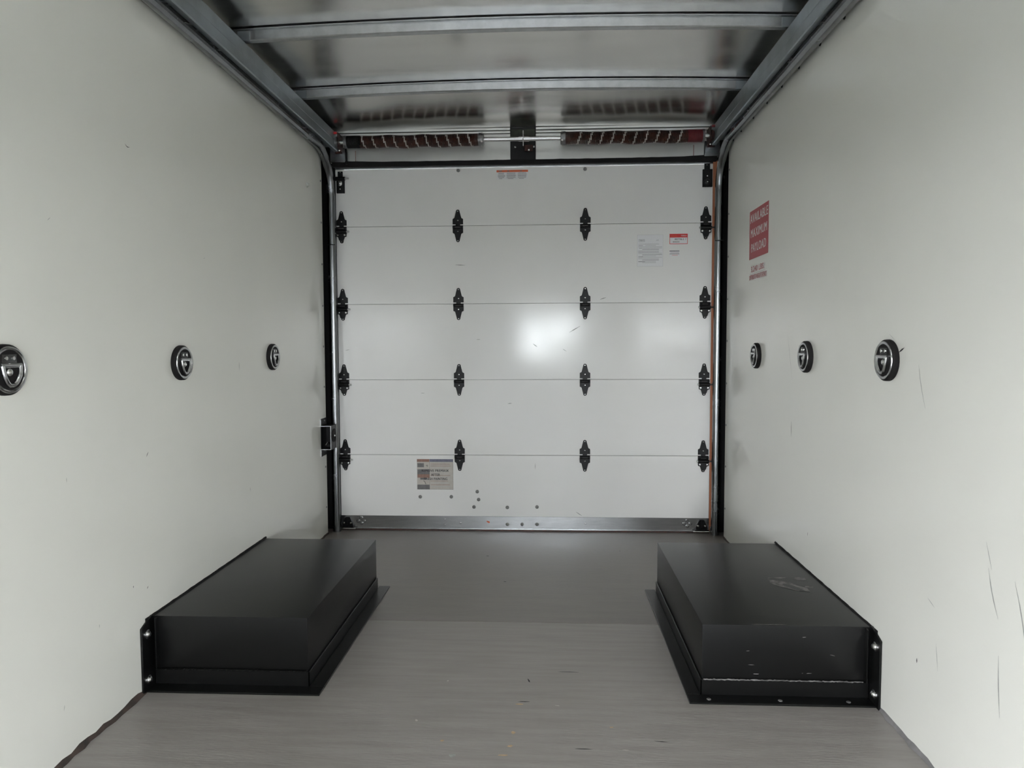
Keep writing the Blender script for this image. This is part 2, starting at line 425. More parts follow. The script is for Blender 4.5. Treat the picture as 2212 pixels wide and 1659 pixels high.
struct('window_1', MB().box(WIN[0] - .01, WIN[1] + .01, CABY - .036, CABY - .032, WIN[2] - .01, WIN[3] + .01), 'glass', 'tinted windscreen glass at the front of the cab', 'window')
# shrubs in front of the cab, seen only as the mottled reflection in the door
fm = MB(); rf = random.Random(12)
for i in range(900):
    k = rf.random()
    if k < .6: cxx, czz, sx_, sz_ = .62, .65, .42, .42
    elif k < .8: cxx, czz, sx_, sz_ = .0, 1.62, .16, .22
    else: cxx, czz, sx_, sz_ = -.9, .9, .35, .9
    p = Vector((rf.gauss(cxx, sx_ * .55), -9 + rf.gauss(0, .35), rf.gauss(czz, sz_ * .55)))
    n1 = Vector((rf.gauss(0, 1), rf.gauss(0, 1), rf.gauss(0, 1))).normalized(); n2 = n1.orthogonal().normalized(); n3 = n1.cross(n2)
    r_ = rf.uniform(.04, .09)
    fm.b.faces.new([fm.b.verts.new(p + q) for q in (n2 * r_, n3 * r_ * .5, -n2 * r_, -n3 * r_ * .5)])
M['leaf'] = mat('green_leaves', (0.06, 0.10, 0.03), 0.6)
tag(fm.build('shrub_foliage', 'leaf', None, smooth=False), 'green shrub leaves outside in front of the cab', 'foliage', kind='stuff')
struct('ground', MB().box(-60, 60, -60, 60, -0.95, -0.90), 'ground', 'concrete lot under the truck', 'ground')

# ------------------------------------------------------------------ setting: ceiling
ceil = empty('ceiling'); tag(ceil, 'shiny wavy aluminium roof skin carried on galvanised cross beams', 'ceiling', kind='structure')
BEAMS = (0.17, 0.755, 1.34, 1.925, 2.51, 3.095)
def roof_z(x, y):
    z = 2.088 - 0.020 * x * x
    if y > 3.12:
        t = min(1, (y - 3.12) / 0.5); z -= 0.043 * t * t * (3 - 2 * t) * (1 - 0.3 * x * x)
    # dents between the beams
    ph = (y - 0.17) / 0.585
    env = math.sin(PI * (ph % 1.0)) ** 2
    k = int(ph)
    z += env * (0.0035 * math.sin(2.1 * x + 1.3 * k) + 0.0022 * math.sin(5.3 * x + 2.2 * k + 3 * y))
    if y > 3.1:
        z += env * (0.0026 * math.sin(11 * x + 0.7) + 0.0014 * math.sin(19 * x + 2 + 5 * y))
    return z
mb = MB(); NX, NY = 84, 220
g = [[mb.b.verts.new((-1.034 + 2.068 * i / NX, FRONT + (3.64 - FRONT) * j / NY, roof_z(-1.034 + 2.068 * i / NX, FRONT + (3.64 - FRONT) * j / NY))) for i in range(NX + 1)] for j in range(NY + 1)]
for j in range(NY):
    for i in range(NX): mb.b.faces.new([g[j][i], g[j + 1][i], g[j + 1][i + 1], g[j][i + 1]])
mb.build('roof_skin', 'roof', ceil)
MB().box(-1.09, 1.09, FRONT - .04, 3.80, 2.121, 2.14).build('outer_roof', 'void', ceil)
for y in BEAMS:
    if y < 1.2: continue
    bm = MB(); n = 30; prev = None
    for i in range(n + 1):
        x = -0.985 + 1.97 * i / n
        zt = 2.083 - 0.020 * x * x; zb = zt - 0.036
        if abs(x) > 0.92: zb += 0.004
        prof = ((0.0, zt + .001), (-0.010, zt + .001), (-0.010, zt - .0015), (0.0, zt - .0025), (0.0, zb + .003), (0.003, zb), (0.025, zb), (0.027, zb + .003), (0.03, zt - .002), (0.03, zt))
        ring = [bm.b.verts.new((x, y + a, b)) for a, b in prof]
        if prev:
            for k in range(len(prof)): bm.b.faces.new([prev[k], prev[(k + 1) % len(prof)], ring[(k + 1) % len(prof)], ring[k]])
        else: bm.b.faces.new(ring)
        prev = ring
    bm.b.faces.new(prev[::-1])
    beam = bm.build('roof_beam', 'beam', ceil)
    for s in (-1, 1):
        MB().box(s * 0.935 - .022, s * 0.935 + .022, y - 0.004, y + 0.002, 2.028, 2.062).build('end_bracket', 'rail', beam, bevel=0.001, bseg=1)

# cove rails running along both top corners
def cove(name, s, label):
    pts = [(-1.03, 1.958), (-0.948, 1.958), (-0.948, 1.934), (-0.9305, 1.934), (-0.9275, 1.938), (-0.9275, 1.972), (-0.9285, 1.9735), (-0.9275, 1.975), (-0.9275, 2.018), (-0.930, 2.0215), (-1.03, 2.0215), (-1.03, 2.018), (-0.931, 2.018), (-0.931, 1.9375), (-0.9445, 1.9375), (-0.9445, 1.9615), (-1.03, 1.9615)]
    # built as a thin folded sheet: extrude the outline along y
    mb = MB(); mb.prism([(p[0] * -s if s > 0 else p[0], p[1]) for p in pts], 1, FRONT, 3.60)
    o = mb.build(name, 'rail', None); return tag(o, label, 'rail', kind='structure')
cove('trim_5', -1, 'grey galvanised cove rail along the top left corner')
cove('trim_6', 1, 'grey galvanised cove rail along the top right corner')

# ------------------------------------------------------------------ setting: header over the door
hd = empty('wall_rear'); tag(hd, 'aluminium header above the roll-up door with black centre plate', 'header', kind='structure')
MB().box(-1.034, 1.034, 3.66, 3.80, 1.872, 2.121).build('rear_frame', 'void', hd)
MB().box(-0.975, -0.0605, 3.630, 3.634, 1.886, 2.016).build('header_panel', 'header', hd, bevel=0.001, bseg=1)
MB().box(0.0655, 0.975, 3.630, 3.634, 1.886, 2.016).build('header_panel', 'header', hd, bevel=0.001, bseg=1)
for x0, x1 in ((-0.975, -0.0605), (0.0655, 0.975)):
    MB().box(x0, x1, 3.625, 3.634, 2.0175, 2.0295).build('header_strip', 'header', hd, bevel=0.0015, bseg=1)
    MB().box(x0, x1, 3.618, 3.634, 2.031, 2.044).build('header_strip', 'header', hd, bevel=0.0015, bseg=1)
MB().box(-0.0595, 0.0645, 3.624, 3.640, 1.880, 2.046).build('centre_plate', 'black', hd, bevel=0.001, bseg=1)
MB().box(-0.057, 0.062, 3.6225, 3.6242, 1.978, 2.035).build('greenish_patch', 'green', hd)  # greenish black patch on the upper centre plate
MB().box(-1.02, 1.02, 3.634, 3.660, 1.872, 2.046).build('header_backing', 'void', hd)
for s in (-1, 1):   # riveted end plates beside the springs
    MB().box(min(s * .895, s * .972), max(s * .895, s * .972), 3.612, 3.628, 1.886, 1.958).build('end_plate', 'alu', hd, bevel=0.001, bseg=1)
    MB().box(s * .846 - .0015, s * .846 + .0015, 3.627, 3.6305, 1.888, 1.945).build('panel_seam', 'tanbrown', hd)
rnd = random.Random(5)
mb = MB(); prev = None; n = 60
for i in range(n + 1):                        # wavy rubber sweep
    x = -0.965 + 1.925 * i / n; e = (abs(x) / 0.96) ** 8
    zt = 1.888 + 0.010 * e + rnd.uniform(-.0007, .0007); zb = 1.866 + rnd.uniform(-.0006, .0006)
    if i in (0, n): zt -= 0.006
    ring = [mb.b.verts.new(v) for v in ((x, 3.640, zt), (x, 3.622 - .006 * e, zt - .001), (x, 3.630, zb), (x, 3.648, zb))]
    if prev:
        for k in range(4): mb.b.faces.new([prev[k], prev[(k + 1) % 4], ring[(k + 1) % 4], ring[k]])
    else: mb.b.faces.new(ring)
    prev = ring
mb.b.faces.new(prev[::-1])
mb.build('rubber_sweep', 'rubber', hd)

# ------------------------------------------------------------------ roll-up door
door = empty('door_1', (0, DY, 0)); tag(door, 'white sectional roll-up door with five panels and black hinges', 'door', kind='structure')
SEAMS = (0.0035, 0.3935, 0.7840, 1.1725, 1.5675, 1.857)
DX0, DX1 = -0.9575, 0.9465
panels = []
for i in range(5):
    panels.append(MB().box(DX0, DX1, 0, 0.022, SEAMS[i] + 0.0008, SEAMS[i + 1] - 0.0008).build('door_panel', 'door', door, bevel=0.0010, bseg=1))
for z in SEAMS[1:5]:
    MB().box(DX0, DX1, 0.0225, 0.034, z - 0.03, z + 0.03).build('seam_rib', 'door', door)
MB().box(DX0, DX1, -0.004, 0.034, 1.8575, 1.868).build('top_cap', 'alu', door, bevel=0.0012, bseg=1)
br = MB().box(DX0, DX1, -0.003, 0.0, 0.0065, 0.0735).build('bottom_rail', 'alu', door, bevel=0.0008, bseg=1)
MB().box(DX0, DX1, -0.010, -0.0031, 0.0055, 0.0085).build('rail_lip', 'alu', br)
rnd = random.Random(9)
mb = MB(); prev = None
for i in range(61):
    x = DX0 + (DX1 - DX0) * i / 60; q = rnd.uniform(-.0015, .0015)
    ring = [mb.b.verts.new(v) for v in ((x, -0.012 + q, 0.0058), (x, -0.015 + q, -0.006), (x, -0.012, -0.0155), (x, 0.012, -0.0155), (x, 0.012, 0.0058))]
    if prev:
        for k in range(5): mb.b.faces.new([prev[k], prev[(k + 1) % 5], ring[(k + 1) % 5], ring[k]])
    else: mb.b.faces.new(ring)
    prev = ring
mb.b.faces.new(prev[::-1])
mb.build('bottom_seal', 'rust', door)
PLUG = MB().lathe([(0.0092, 0), (0.0092, 0.001), (0.0075, 0.003), (0.004, 0.0042), (0, 0.0045)], (0, 0, 0), (0, -1, 0), 18).mesh('plug', 'plug')
RIV = MB().lathe([(0.0058, 0), (0.0056, 0.001), (0.004, 0.0026), (0, 0.0032)], (0, 0, 0), (0, -1, 0), 12).mesh('rivet', 'steel')
for x, z in ((-.3265, 1.8445), (.3131, 1.8415)): link('plug', PLUG, panels[4], (x, 0, z))
for x, z in ((-.5389, .1735), (-.3764, .1746), (-.2409, .2023), (-.234, .1611), (-.2584, .122), (-.085, .1209), (.0685, .1245)): link('plug', PLUG, panels[0], (x, 0, z))
for x, z in ((-.0853, .0334), (-.0084, .0341), (.0684, .0348)): link('plug', PLUG, br, (x, -.003, z))
for x, z in ((-.4114, .0574), (-.4116, .028), (-.3291, .0386), (.3191, .0419)): link('rivet', RIV, br, (x, -.003, z))
CAPM = MB().lathe([(0.0085, 0), (0.0083, 0.002), (0.005, 0.0048), (0, 0.005)], (0, 0, 0), (0, -1, 0), 14).mesh('cap', 'castgrey')
CAPW = MB().lathe([(0.0085, 0), (0.0083, 0.002), (0.005, 0.0048), (0, 0.005)], (0, 0, 0), (0, -1, 0), 14).mesh('cap', 'alu')
for cx0 in (-.851, .8365):
    for dx, dz in ((-.016, .001), (.016, .001), (.0, .017), (.002, -.012)): link('rivet_cap', CAPW, br, (cx0 + dx, -.003, .0437 + dz))
mb = MB(); blob(mb, -.184, -.0035, .0447, .012, .006, 77, 1, 9, .5, -.4); tag(mb.build('paint_smear', 'labelorange', br, smooth=False), 'orange paint smear')
for x, z, lx, lz, m in ((.2345, 1.024, .055, .032, 'palescuff'), (.245, 1.03, .03, .018, 'scuff'), (.22, .928, -.02, .013, 'scuff'), (.05, .967, .02, -.015, 'palescuff'), (-.345, 1.37, .05, -.002, 'palescuff'), (-.24, .99, .02, .0, 'scuff'),
                        (-.53, .715, .02, 0, 'scuff'), (-.08, .66, .02, .003, 'palescuff'), (-.90, .94, -.02, -.003, 'scuff'), (.06, .352, .0, -.03, 'scuff'), (.27, .10, .03, -.02, 'palescuff'), (.39, 1.19, .03, .01, 'palescuff')):
    L = math.hypot(lx, lz); nx, nz = -lz / L, lx / L; mb = MB(); prev = None
    for k in range(6):
        t = k / 5; h = .0016 * math.sin(PI * min(max(t, .1), .9)) * (2.5 if m == 'palescuff' else 1)
        ring = [mb.b.verts.new((x + lx * t + nx * h * q, -.0006, z + lz * t + nz * h * q)) for q in (-.5, .5)]
        if prev: mb.b.faces.new([prev[0], prev[1], ring[1], ring[0]])
        prev = ring
    pi_ = max(i for i in range(5) if SEAMS[i] <= min(z, z + lz))
    mb.build('scuff_mark', m, panels[pi_], smooth=False)

# hinges: local x across, y < 0 towards the camera, z up, origin at the seam
def leaf_outline(sg):
    """half hinge outline; sg=+1 upper, -1 lower"""
    a = [(.0265, .007 if sg > 0 else -.004)]
    pts = [(.0265, .034), (.023, .0355), (.0185, .038), (.0165, .042), (.0095, .070)]
    for k in range(1, 8):
        t = k / 8 * PI
        pts.append((.0092 * math.cos(t), .0715 + .0092 * math.sin(t)))
    pts += [(-.0095, .070), (-.0165, .042), (-.0185, .038), (-.023, .0355), (-.0265, .034)]
    out = [(.0265, .007)] + pts + [(-.0265, .007)]
    if sg > 0: return out + [(-.0115, .007), (-.0115, -.002), (.0115, -.002), (.0115, .007)]
    return [(x, -(z + .002) + (.0105 if z == .007 else 0)) for x, z in out]
UP = MB().prism(leaf_outline(1), 1, -.0045, -.0005).mesh('upper_leaf', 'black', bevel=.0006, bseg=1)
LO = MB().prism(leaf_outline(-1), 1, -.0045, -.0005).mesh('hinge', 'black', bevel=.0006, bseg=1)
KN = MB().cyl((-.0262, -.008, -.0085), (.0262, -.008, -.0085), .0066, 14).box(-.0262, .0262, -.0085, -.003, -.021, -.017).mesh('knuckle', 'black', bevel=.0005, bseg=1)
PIN = MB().cyl((-.0135, -.0148, -.0095), (.0135, -.0148, -.0095), .0008, 6).mesh('pin', 'castgrey')
HR = MB().lathe([(.0036, 0), (.0034, .001), (.002, .0022), (0, .0024)], (0, 0, 0), (0, -1, 0), 10).mesh('rivet', 'steel')
CARR = MB().cyl((-.0275, -.013, -.0255), (.0275, -.013, -.0255), .0085, 14).prism([(-.0262, -.034), (.0262, -.034), (.0262, -.049), (.017, -.052), (.011, -.070), (-.011, -.070), (-.017, -.052), (-.0262, -.049)], 1, -.012, -.0045).mesh('roller_carrier', 'black', bevel=.0008, bseg=1)
BOLT = MB().lathe([(.0058, 0), (.0058, .003), (.004, .0052), (0, .006)], (0, 0, 0), (0, -1, 0), 12).mesh('bolt', 'steel')
def stem_mesh(s, x_in, x_out):
    # x_in: end towards the door's middle, x_out: towards the track (local, signed)
    return MB().cyl((x_in, -.013, -.0255), (x_out, -.013, -.0255), .0048, 12).mesh('roller_stem', 'steel')
def wheel_mesh(s, x):
    return MB().lathe([(.006, -.006), (.016, -.006), (.0185, -.003), (.0185, .003), (.016, .006), (.006, .006)], (x, -.013, -.0255), (1, 0, 0), 20).mesh('roller', 'castgrey')
STEM = {-1: stem_mesh(-1, .0425, -.036), 1: stem_mesh(1, -.0345, .045)}
WHEEL = {-1: wheel_mesh(-1, -.037), 1: wheel_mesh(1, .048)}
COLS = (-.9295, -.3306, .3145, .9138)
for zi, z in enumerate(SEAMS[1:5]):
    for ci, x in enumerate(COLS):
        h = link('hinge', LO, door, (x, 0, z))
        link('upper_leaf', UP, h); link('knuckle', KN, h); link('pin', PIN, h)
        for rz in (.0725, .0265): link('rivet', HR, h, (0, -.0045, rz))
        link('rivet', HR, h, (0, -.0045 if ci in (1, 2) else -.0045, -.0755))
        if ci in (1, 2):
            link('rivet', HR, h, (0, -.0045, -.0285))
        else:
            s = -1 if ci == 0 else 1
            link('roller_carrier', CARR, h); link('roller_stem', STEM[s], h); link('roller', WHEEL[s], h)
            for bx in (-.0185, .0185): link('bolt', BOLT, h, (bx, -.012, -.042))
# top fixtures
tl = MB().box(-.021, .021, -.010, -.0005, -.060, .022).box(-.0145, .0115, -.006, -.0005, .022, .050).build('top_bracket', 'black', door, (-.9297, 0, 1.7975), bevel=.0012, bseg=1)
MB().cyl((-.028, -.019, .010), (.026, -.019, .010), .010, 14).build('roller_tube', 'black', tl)
MB().cyl((-.040, -.019, .010), (.047, -.019, .010), .0045, 12).build('roller_stem', 'steel', tl)
MB().lathe([(.0135, 0), (.0135, .002), (.007, .0022), (.007, .006), (.004, .009), (0, .0095)], (-.003, -.010, -.011), (0, -1, 0), 20).build('washer_bolt', 'steel', tl)
link('rivet', HR, tl, (-.002, -.006, .046)); link('bolt', BOLT, tl, (-.001, -.010, -.040)).scale = (.6, 1, .6)
tr = MB().box(-.0225, .026, -.010, -.0005, -.057, .030).box(-.0135, .0145, -.006, -.0005, .030, .058).build('top_bracket', 'black', door, (.9170, 0, 1.7995), bevel=.0012, bseg=1)
MB().lathe([(.0165, 0), (.0165, .004), (.013, .009), (.006, .012), (0, .0125)], (-.001, -.010, -.034), (0, -1, 0), 22).build('roller_cap', 'black', tr)
link('rivet', HR, tr, (0, -.006, .052)); link('bolt', BOLT, tr, (0, -.010, -.004)).scale = (.7, 1, .7); link('rivet', HR, tr, (-.001, -.0225, -.034))
# bottom fixtures with lift-cable pins
for s, x in ((-1, -.9215), (1, .9085)):
    b = MB().prism([(-.028, -.022), (.028, -.022), (.028, -.010), (.014, .024), (.008, .027), (-.008, .027), (-.014, .024), (-.028, -.010)], 1, -.012, -.003).build('bottom_bracket', 'black', door, (x, 0, .039), bevel=.0015, bseg=1)
    MB().box(-.034, .034, -.026, -.003, -.024, -.0205).build('bracket_foot', 'black', b)
    MB().box(-.002, .002, -.0145, -.012, -.016, .022).build('rib', 'black', b)
    for bx in (-.019, .017): link('bolt', BOLT, b, (bx, -.012, -.003))
    MB().cyl((-.045, -.02, -.030), (.045, -.02, -.030), .0042, 10).build('roller_stem', 'steel', b)
    MB().lathe([(.006, -.006), (.014, -.006), (.016, 0), (.014, .006), (.006, .006)], (s * .048, -.02, -.018), (1, 0, 0), 18).build('roller', 'castgrey', b)

# ------------------------------------------------------------------ door tracks (vertical, curved, then along the wall tops)
TP = [(.027, .002), (.023, 0.0), (.0, .0), (.0, .034), (.004, .044), (.012, .051), (.022, .053), (.032, .050), (.039, .043), (.041, .034)]
def track(s):
    th = .0022
    # closed outline: outer profile then inner offset back
    inner = []
    for i, p in enumerate(TP):
        a = TP[max(i - 1, 0)]; b = TP[min(i + 1, len(TP) - 1)]
        t = Vector((b[0] - a[0], b[1] - a[1])).normalized()
        inner.append((p[0] + t.y * th, p[1] - t.x * th))
    prof = TP + inner[::-1]
    R = .24; yb, zt = 3.638, 1.954
    path = [(yb, -.005), (yb, .5), (yb, 1.0), (yb, zt - R)]
    fr = [(0, 1)] * 4                       # (down, front) weights of the profile's b axis
    for k in range(1, 15):
        a = PI / 2 * k / 14
        path.append((yb - R + R * math.cos(a), zt - R + R * math.sin(a))); fr.append((math.sin(a), math.cos(a)))
    path += [(2.0, zt), (FRONT + .05, zt)]; fr += [(1, 0)] * 2
    mb = MB(); prev = None
    for (y, z), (dn, f) in zip(path, fr):
        ring = [mb.b.verts.new((s * (.9885 - a), y - f * b, z - dn * b)) for a, b in prof]
        if prev:
            n = len(prof)
            for k in range(n): mb.b.faces.new([prev[k], prev[(k + 1) % n], ring[(k + 1) % n], ring[k]])
        prev = ring
    root = empty('door_track', (s * .9885, yb, 0))
    t = mb.build('track_rail', 'galv', root); t.location = (-s * .9885, -yb, 0)
    # joint sleeve on the vertical run, back angle and clips
    xa, xb = (0, .0425) if s < 0 else (-.0425, 0)
    MB().box(xa, xb, -.0545, -.0515, 1.468, 1.4725).build('joint_line', 'void', root)
    MB().box(min(0, -s * .024), max(0, -s * .024), .004, .0075, -.005, 1.72).build('back_angle', 'rail', root)
    return root
tag(track(-1), 'galvanised door track curving up along the left wall', 'door track', 'roll-up door tracks')
tag(track(1), 'galvanised door track curving up along the right wall', 'door track', 'roll-up door tracks')

# ------------------------------------------------------------------ torsion springs, shaft and brackets
SPY, SPZ = 3.560, 1.970
shaft = tag(MB().cyl((-.925, SPY, SPZ), (.925, SPY, SPZ), .0115, 18).build('torsion_shaft', 'steel'), 'thin steel shaft running between the two torsion springs', 'shaft')
def spring(x0, x1, s, dark0, dark1, seed):
    """coil from x0 to x1; s: twist sense of the paint stripe"""
    mb = MB(); wire = .0031; turns = int(abs(x1 - x0) / .00635); per = 24; n = turns * per
    R = .0275; rnd = random.Random(seed); ph = rnd.random() * 6
    rings = []
    for i in range(n + 1):
        t = i / n; a = 2 * PI * turns * t
        wob = .0036 * math.sin(2 * PI * 3.6 * t + ph) * math.sin(PI * t)
        c = Vector((x0 + (x1 - x0) * t, SPY + R * math.cos(a), SPZ + wob - .002 * math.sin(PI * t) + R * math.sin(a)))
        rad = Vector((0, math.cos(a), math.sin(a)))
        rings.append([mb.b.verts.new(c + rad * wire * math.cos(q) + Vector((1, 0, 0)) * wire * math.sin(q)) for q in (0, PI / 3, 2 * PI / 3, PI, 4 * PI / 3, 5 * PI / 3)])
    for i in range(n):
        t = (i + .5) / n; a = (2 * PI * turns * t)
        strp = (a - s * 2 * PI * 12.4 * t + 1.0) % (2 * PI)
        x = x0 + (x1 - x0) * t
        mi = 0
        if strp < 1.0 and .07 < t < .985: mi = 1
        if dark0 <= x <= dark1: mi = 2
        for k in range(6):
            f = mb.b.faces.new([rings[i][k], rings[i][(k + 1) % 6], rings[i + 1][(k + 1) % 6], rings[i + 1][k]])
            f.material_index = mi
    return mb
def spring_thing(s, label):
    root = empty('torsion_spring', (s * .53, SPY, SPZ))
    off = (-s * .53, -SPY, -SPZ)
    if s < 0:
        sp = spring(-.868, -.216, 1, -.868, -.80, 1)
    else:
        sp = spring(.205, .872, -1, .802, .872, 2)
    sp.build('coil', ['darkcoil', 'chalk', 'redpaint' if s > 0 else 'rubber'], root).location = off
    xi = s * .205
    wc = MB().lathe([(.014, -.017), (.028, -.017), (.030, -.014), (.030, -.003), (.0325, -.003), (.0325, .007), (.029, .009), (.027, .03), (.014, .03)], (xi, SPY, SPZ), (s, 0, 0), 24).build('winding_cone', 'castgrey', root)
    wc.location = off
    for k, a in enumerate((.5, .5 + PI / 2, .5 + PI, .5 + 1.5 * PI)):
        d = Vector((0, math.cos(a), math.sin(a)))
        b = MB().cyl(Vector((xi - s * .009, SPY, SPZ)) + d * .026, Vector((xi - s * .009, SPY, SPZ)) + d * .034, .005, 8).build('set_screw', 'steel', wc)
    mb = MB().lathe([(.014, -.06), (.0262, -.06), (.0262, -.006), (.031, -.006), (.031, .004), (.018, .006)], (s * .878, SPY, SPZ), (s, 0, 0), 24)
    mb.build('end_cone', 'castgrey', root).location = off
    return tag(root, label, 'spring', 'torsion springs over the door')
spring_thing(-1, 'striped rusty torsion spring with a black end, left of the black centre plate')
spring_thing(1, 'striped rusty torsion spring with a dark red end, right of the black centre plate')

cb = empty('centre_bearing_bracket', (.004, 3.622, 1.93))
def atw(mb, name, m, parent, **k):
    o = mb.build(name, m, parent, **k); o.location = -parent.location; return o
atw(MB().box(.010, .050, 3.608, 3.622, 1.925, 1.955), 'mounting_plate', 'rust', cb, bevel=.001, bseg=1)
atw(MB().box(.004, .0085, 3.535, 3.622, 1.930, 2.005), 'bearing_plate', 'steel', cb, bevel=.001, bseg=1)
atw(MB().cyl((-.016, SPY, SPZ), (.034, SPY, SPZ), .0145, 20), 'bearing_sleeve', 'steel', cb)
atw(MB().box(.010, .036, 3.600, 3.622, 1.985, 1.997), 'upper_tab', 'rust', cb, bevel=.001, bseg=1)
for x, z in ((-.036, 1.948), (.056, 1.948), (.042, 1.994), (.032, 1.929)):
    atw(MB().lathe([(.0052, 0), (.0052, .003), (.003, .005), (0, .0055)], (x, 3.622 if z != 1.929 else 3.608, z), (0, -1, 0), 12), 'bolt', 'steel', cb)
tag(cb, 'small steel bearing bracket holding the shaft on the black centre plate', 'bracket')

def end_bracket(s, label):
    root = empty('end_bearing_bracket', (s * .93, 3.62, 1.93))
    pl = MB().box(min(s * .9075, s * .9105), max(s * .9075, s * .9105), 3.535, 3.622, 1.935, 2.012)
    atw(pl, 'bearing_plate', 'rust', root, bevel=.001, bseg=1)
    atw(MB().box(min(s * .9085, s * .945), max(s * .9085, s * .945), 3.606, 3.612, 1.928, 1.962), 'foot', 'rust', root, bevel=.001, bseg=1)
    atw(MB().lathe([(.006, 0), (.006, .003), (.003, .005), (0, .0055)], (s * .923, 3.606, 1.943), (0, -1, 0), 12), 'bolt', 'steel', root)
    m = 'redpaint' if s > 0 else 'rust'
    # cable drum
    atw(MB().lathe([(.012, 0), (.024, 0), (.027, .004), (.027, .007), (.023, .009), (.023, .027), (.030, .030), (.030, .033), (.012, .033)], (s * .914, SPY, SPZ), (s, 0, 0), 24), 'cable_drum', 'castgrey' if s < 0 else 'rust', root)
    atw(MB().box(min(s * .913, s * .960), max(s * .913, s * .960), 3.532, 3.540, 2.003, 2.014), 'top_tab', 'redlit' if s < 0 else 'redpaint', root, bevel=.001, bseg=1)
    atw(MB().box(min(s * .957, s * .960), max(s * .957, s * .960), 3.540, 3.60, 1.955, 2.014), 'side_tab', 'redlit' if s < 0 else 'redpaint', root, bevel=.001, bseg=1)
    # lift cable going down in front of the header
    xs = -.8885 if s < 0 else .8965
    atw(MB().tube([(xs, 3.598, 1.955), (xs, 3.612, 1.93), (xs, 3.616, 1.875)], .0052 if s < 0 else .0028, 8), 'lift_strap', 'rubber', root)
    return tag(root, label, 'bracket', 'end brackets of the spring shaft')
end_bracket(-1, 'rusty bearing bracket with cable drum and red tab in the top left corner')
end_bracket(1, 'dark red bearing bracket with cable drum in the top right corner')

# ------------------------------------------------------------------ wheel boxes
def wheel_box(s, label, right):
    root = empty('wheel_box', (s * .775, 2.34, 0))
    def at(mb, name, m, parent=None, **k):
        o = mb.build(name, m, parent or root, **k)
        if parent is None: o.location = -root.location
        return o
    def X(a, b): return (min(s * a, s * b), max(s * a, s * b))
    xi = .5515 if s < 0 else .5475
    body = at(MB().box(*X(xi, .999), 1.936, 2.742, .04, .20), 'body', 'boxblack', bevel=.0022)
    # base angle: upright leg and floor leg, on the front and on the inner side
    th = .005
    at(MB().box(*X(xi - th, .9930), 1.936 - th, 1.936 - .0003, .001, .047), 'base_angle', 'boxblack', bevel=.0012, bseg=1)
    at(MB().box(*X(xi - th, xi - .0003), 1.936 - th, 2.742, .001, .047), 'base_angle', 'boxblack', bevel=.0012, bseg=1)
    at(MB().box(*X(.5045, .999), 1.885, 1.9315, .0005, .0055), 'floor_flange', 'boxblack', bevel=.0012, bseg=1)
    at(MB().box(*X(.5045, xi - th), 1.9317, 2.768, .0005, .0055), 'floor_flange', 'boxblack', bevel=.0012, bseg=1)
    # weld bead along the upper edge of the front angle
    rnd = random.Random(20 + s); pts = []; rs = []
    for i in range(90):
        t = i / 89; pts.append((s * (xi + .003 + (.975 - xi) * t), 1.931 + rnd.uniform(-.001, .001), .0485 + rnd.uniform(-.0008, .0008))); rs.append(.0017 + rnd.uniform(-.0006, .0007))
    wb = at(MB().tube(pts, rs, 6), 'weld_bead', 'worn' if right else 'boxblack')
    # upright flange fixed to the wall at the front, with two bolts
    at(MB().prism([(1.872, .0), (1.936, .0), (1.936, .2), (1.925, .207), (1.872, .186)] , 0, *X(.9935, .9992)), 'wall_flange', 'boxblack', bevel=.001, bseg=1)
    at(MB().box(*X(.982, .986), 1.920, 1.936, .05, .197), 'corner_angle', 'boxblack', bevel=.001, bseg=1)
    for z in (.162, .032):
        at(MB().lathe([(.0125, 0), (.0125, .002), (.0095, .0025), (.0085, .006), (.005, .009), (0, .0098)], (s * .9935, 1.898, z), (-s, 0, 0), 18), 'bolt', 'steel')
    # sealant along the wall
    rnd = random.Random(30 + s); mb = MB(); prev = None
    for i in range(41):
        y = 1.90 + (2.757 - 1.90) * i / 40; h = .0042 + rnd.uniform(-.0008, .001)
        ring = [mb.b.verts.new(v) for v in ((s * .9995, y, .195), (s * (.9995 - h), y, .2005), (s * .9995, y, .2005 + h))]
        if prev:
            for k in range(3): mb.b.faces.new([prev[k], prev[(k + 1) % 3], ring[(k + 1) % 3], ring[k]])
        else: mb.b.faces.new(ring)
        prev = ring
    mb.b.faces.new(prev[::-1])
    at(mb, 'sealant_bead', 'rubber')
    if right:
        for (x, y, rx, ry, rot, jag, sd) in ((.882, 2.262, .088, .034, -.85, .35, 1), (.944, 2.330, .022, .018, 0, .2, 2), (.946, 2.252, .018, .010, 0, .4, 3), (.875, 2.335, .045, .008, .1, .5, 4)):
            mb = MB(); blob(mb, x, y, .2006, rx, ry, sd + 50, 2, 15, jag, rot); tag(at(mb, 'scuff_mark', 'worn', smooth=False), 'pale worn scuff on the black top')
        mb = MB(); blob(mb, .895, 2.243, .2009, .048, .014, 61, 2, 11, .3, -.95); at(mb, 'scuff_mark', 'boxblack', smooth=False)
        rnd = random.Random(3)
        for i in range(7):
            mb = MB(); blob(mb, .58 + .38 * rnd.random(), 1.9352, .06 + .125 * rnd.random(), .003 + .008 * rnd.random(), .0012, 80 + i, 1, 7, .4, rnd.uniform(-.3, .3)); at(mb, 'scratch', 'worn', smooth=False)
        mb = MB(); blob(mb, .72, 1.94, .2006, .07, .003, 99, 2, 17, .6); at(mb, 'scuff_mark', 'worn', smooth=False)
        for x in (.56, .75, .93):
            at(MB().lathe([(.006, 0), (.0055, .0012), (0, .0016)], (x, 1.905, .0055), (0, 0, 1), 10), 'screw', 'worn')
    return tag(root, label, 'wheel box', 'wheel boxes')
wheel_box(-1, 'clean black steel wheel box against the left wall', False)
wheel_box(1, 'scuffed black steel wheel box under the payload sign on the right wall', True)

